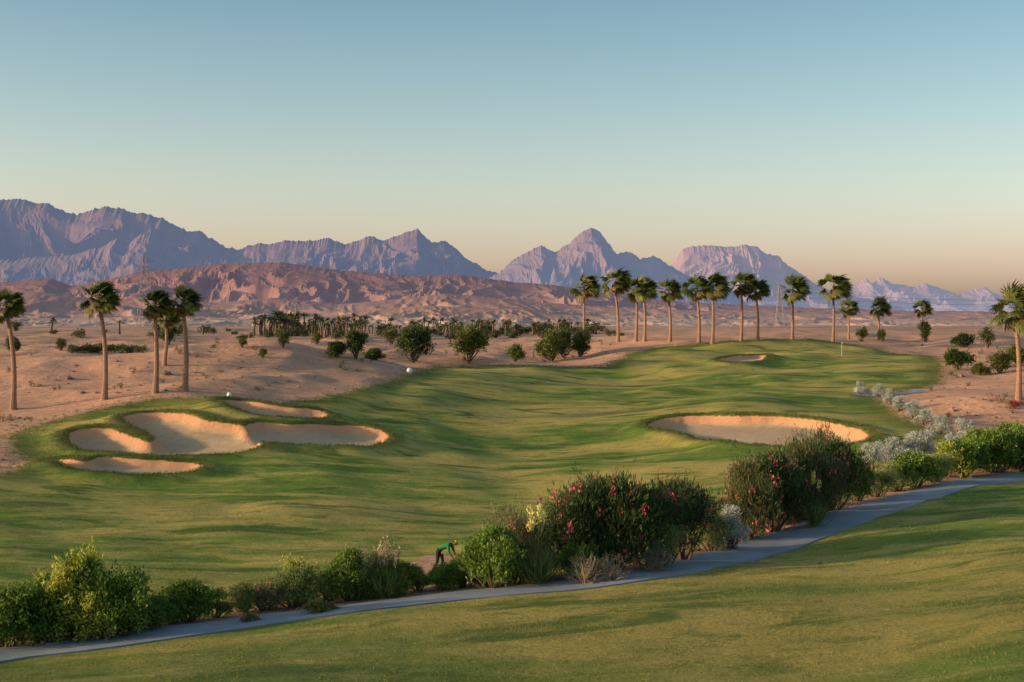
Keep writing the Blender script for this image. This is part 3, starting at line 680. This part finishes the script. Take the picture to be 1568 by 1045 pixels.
# ------------------------------------------------------------------ small course furniture
white=simple('white_paint',(.80,.79,.76),(.7,.69,.66),5,.5,.002)
def lathe(prof,k=18):
    V_=[];F_=[]
    for r,z in prof:
        for j in range(k): V_.append((r*math.cos(6.28318*j/k),r*math.sin(6.28318*j/k),z))
    for i in range(len(prof)-1):
        for j in range(k): F_.append((i*k+j,i*k+(j+1)%k,(i+1)*k+(j+1)%k,(i+1)*k+j))
    return V_,F_
def marker(u,v,dia):
    x,y=unproj([(u,v)])[0]; r=dia/2
    V_,F_=lathe([(r*.9,-.1),(r*.9,r*.2),(r,r*.25),(r,r*.6),(r*.93,r*.95),(r*.75,r*1.3),(r*.45,r*1.55),(r*.15,r*1.65),(.001,r*1.66)])
    obj('yardage_marker',mkmesh('yardage_marker',V_,F_,[white],smooth=True),(x,y,hz(x,y)))
marker(627,571,.62); marker(351,611,.42); marker(1312,600,.5)
x,y=unproj([(1289,546)])[0]
V1,F1_,C1=tubes([([(0,0,-.1),(0,0,1.9)],[.022,.018]),],8)
fl=np.array([(0,0,1.9),(.14,.03,1.86),(.24,0,1.8),(.14,-.02,1.72),(0,0,1.68),(.08,.02,1.8)]) 
root=bpy.data.objects.new('golf_flag',None); scene.collection.objects.link(root); root.location=(x,y,hz(x,y))
o=obj('pole',mkmesh('pole',V1,F1_,[white])); o.parent=root
o=obj('flag',mkmesh('flag',fl,[(0,1,5),(1,2,3,5),(3,4,5),(4,0,5)],[simple('flag_cloth',(.7,.6,.2),None,3)])); o.parent=root
# ------------------------------------------------------------------ groundskeeper (bending over the flower bed)
skin=simple('skin',(.32,.18,.11),(.28,.155,.095),10,.6,.001); shirt=simple('green_shirt',(.02,.22,.07),(.015,.16,.05),6,.85,.01)
trous=simple('dark_trousers',(.025,.028,.035),(.018,.02,.025),6,.9,.01); capm=simple('yellow_cap',(.45,.5,.05),(.35,.4,.04),6,.8,.003); boot=simple('boots',(.05,.035,.025),(.03,.02,.015),8,.7,.003); hairm=simple('hair',(.015,.012,.01),None,20)
J={'pelvis':(0,0,.86),'waist':(.13,0,1.0),'chest':(.33,0,1.12),'neck':(.50,0,1.17),'head0':(.56,0,1.18),
'hipL':(0,.10,.84),'kneeL':(.12,.13,.47),'ankL':(-.02,.14,.09),'toeL':(.17,.15,.035),'hipR':(0,-.10,.84),'kneeR':(-.02,-.13,.46),'ankR':(-.22,-.14,.09),'toeR':(-.03,-.16,.035),
'shL':(.43,.19,1.12),'elL':(.52,.25,.84),'wrL':(.66,.19,.62),'haL':(.70,.18,.55),'shR':(.43,-.19,1.12),'elR':(.50,-.26,.84),'wrR':(.64,-.14,.60),'haR':(.69,-.12,.53)}
Rr={'pelvis':.145,'waist':.13,'chest':.155,'neck':.06,'head0':.055,'hip':.10,'knee':.062,'ank':.045,'toe':.04,'sh':.075,'el':.047,'wr':.03,'ha':.035}
E=[('pelvis','waist'),('waist','chest'),('chest','neck'),('neck','head0')]
for s in 'LR': E+=[('pelvis','hip'+s),('hip'+s,'knee'+s),('knee'+s,'ank'+s),('ank'+s,'toe'+s),('chest','sh'+s),('sh'+s,'el'+s),('el'+s,'wr'+s),('wr'+s,'ha'+s)]
names=list(J); vs=[J[k] for k in names]; es=[(names.index(a),names.index(b)) for a,b in E]; rads=[Rr.get(k,Rr.get(k[:-1],.05)) for k in names]
for s in 'LR':
    hx=np.array(J['ha'+s])
    for q in range(5):
        b=hx+np.array([.0,(q-2)*.018,-.01]); l=[.045,.07,.078,.072,.058][q]
        if q==0: b=hx+np.array([-.01,(-.035 if s=='L' else .035),.02])
        m_=b+np.array([.02,0,-l*.55]); e_=m_+np.array([-.008,0,-l*.5]); i0=len(vs)
        vs+= [tuple(b),tuple(m_),tuple(e_)]; rads+=[.010,.009,.008]; names+=['ha'+s]*3; es+=[(names.index('ha'+s),i0),(i0,i0+1),(i0+1,i0+2)]
bm=bpy.data.meshes.new('bodyskel'); bm.from_pydata(vs,es,[]); ob=obj('tmp_body',bm)
sk=ob.modifiers.new('s','SKIN'); sk.use_smooth_shade=True
for i,r in enumerate(rads): bm.skin_vertices[0].data[i].radius=(r,r); bm.skin_vertices[0].data[i].use_root=(i==0)
ss=ob.modifiers.new('u','SUBSURF'); ss.levels=2; ss.render_levels=2
bpy.context.view_layer.update(); dg=bpy.context.evaluated_depsgraph_get(); body=bpy.data.meshes.new_from_object(ob.evaluated_get(dg)); bpy.data.objects.remove(ob)
body.materials.clear()
for m_ in (shirt,trous,skin,boot): body.materials.append(m_)
JA=np.array(vs)
def seg_mat(p):
    best=(9,0)
    for a,b in es:
        A_,B_=JA[a],JA[b]; t0=np.clip(np.dot(p-A_,B_-A_)/(np.dot(B_-A_,B_-A_)+1e-9),0,1); dd=np.linalg.norm(p-A_-t0*(B_-A_)); r_=dd-(rads[a]*(1-t0)+rads[b]*t0)
        if r_<best[0]:
            n1,n2=names[a],names[b]
            if 'toe' in n2: k_=3
            elif n1.startswith(('hip','knee')) or n2.startswith(('hip',)): k_=1
            elif n1=='pelvis': k_=1 if t0<.5 else 0
            elif n1.startswith('el'): k_=2 if t0>.1 else 0
            elif n1.startswith(('wr','ha')) or n2=='head0': k_=2
            else: k_=0
            best=(r_,k_)
    return best[1]
for p_ in body.polygons: p_.material_index=seg_mat(np.array(p_.center)); p_.use_smooth=True
px_,py_=unproj([(672,878)])[0]
man=bpy.data.objects.new('groundskeeper',None); scene.collection.objects.link(man); man.location=(px_,py_,hz(px_,py_)); man.rotation_euler=(0,0,math.radians(-15))
o=obj('body',body); o.parent=man
def head():
    bpy.ops.mesh.primitive_uv_sphere_add(segments=28,ring_count=20,radius=1); h=bpy.context.object; h.name='head'; me=h.data
    for v_ in me.vertices:
        x,y,z=v_.co
        X_=x*.098; Y_=y*.074; Z_=z*.118
        if z<0: Y_*=1+z*.28; X_*=1+z*.12 if x<0 else 1
        if x>.8 and abs(y)<.28 and -.3<z<.15: X_+=.022*(1-abs(y)/.28)*(1-abs(z+.12)/.3 if abs(z+.12)<.3 else 0)
        if x>.7 and .05<z<.28 and .2<abs(y)<.6: X_-=.007
        if x>.75 and -.62<z<-.45 and abs(y)<.35: X_+=.005
        if abs(y)>.9 and abs(x)<.35 and -.3<z<.3: Y_*=1.18
        v_.co=(X_,Y_,Z_)
    me.materials.append(skin); me.materials.append(hairm); me.materials.append(capm)
    for p_ in me.polygons:
        p_.use_smooth=True; c=p_.center
        p_.material_index=2 if c.z>.045 else (1 if (c.x<-.02 and c.z>-.05) else 0)
    return h
h=head(); h.parent=man; h.location=(.66,0,1.20); h.rotation_euler=(0,math.radians(48),0)
br=[];bf=[]
for i in range(9):
    a=(i/8-.5)*2.2; br+= [(.09*math.cos(a),.075*math.sin(a),.045),(.165*math.cos(a)**.8 if math.cos(a)>0 else 0,.08*math.sin(a),.035)]
for i in range(8): bf.append((2*i,2*i+1,2*i+3,2*i+2))
o=obj('cap_brim',mkmesh('cap_brim',br,bf,[capm],smooth=True)); o.parent=h
# ------------------------------------------------------------------ light, sky
sun_el=math.radians(10); az=math.radians(258)   # clockwise from +Y : from the left, slightly behind the camera
sd=Vector((math.sin(az)*math.cos(sun_el),math.cos(az)*math.cos(sun_el),math.sin(sun_el)))
sl=bpy.data.lights.new('sun','SUN'); sl.energy=5.0; sl.angle=math.radians(1.0); sl.color=(1,.70,.40)
so=bpy.data.objects.new('sun',sl); scene.collection.objects.link(so); so.rotation_euler=(sd).to_track_quat('Z','Y').to_euler(); so.location=(-50,-50,80)
w=bpy.data.worlds.new('World'); scene.world=w; w.use_nodes=True; nt=w.node_tree; bg=nt.nodes['Background']
sky=nt.nodes.new('ShaderNodeTexSky'); sky.sky_type='NISHITA'; sky.sun_disc=False; sky.sun_elevation=sun_el; sky.sun_rotation=az; sky.altitude=0; sky.air_density=1.0; sky.dust_density=2.0; sky.ozone_density=1.5
tc=nt.nodes.new('ShaderNodeTexCoord'); sx=nt.nodes.new('ShaderNodeSeparateXYZ'); nt.links.new(tc.outputs['Generated'],sx.inputs[0])
cr=nt.nodes.new('ShaderNodeValToRGB'); nt.links.new(sx.outputs[2],cr.inputs[0]); el=cr.color_ramp.elements
el[0].position=0.0; el[0].color=(.96,.76,1.0,1)
el[1].position=1.0; el[1].color=(.66,.61,.55,1)
for p_,c_ in ((.04,(.95,.76,.89,1)),(.09,(.83,.74,.73,1)),(.15,(.64,.65,.63,1)),(.225,(.46,.54,.54,1))):
    e=el.new(p_); e.color=c_
mx=nt.nodes.new('ShaderNodeVectorMath'); mx.operation='MULTIPLY'; nt.links.new(sky.outputs[0],mx.inputs[0]); nt.links.new(cr.outputs[0],mx.inputs[1])
m2=nt.nodes.new('ShaderNodeVectorMath'); m2.operation='SCALE'; nt.links.new(mx.outputs[0],m2.inputs[0]); m2.inputs['Scale'].default_value=2.35
nt.links.new(m2.outputs[0],bg.inputs[0]); bg.inputs[1].default_value=.15
cam=bpy.data.cameras.new('camera'); co=bpy.data.objects.new('camera',cam); scene.collection.objects.link(co); scene.camera=co
co.location=(0,0,CH); co.rotation_euler=(math.radians(90),0,0); cam.sensor_width=36; cam.lens=50.0; cam.shift_y=-32.5/1568; cam.clip_end=40000; cam.clip_start=.5
scene.view_settings.view_transform='Standard'; scene.view_settings.look='None'; scene.view_settings.exposure=0
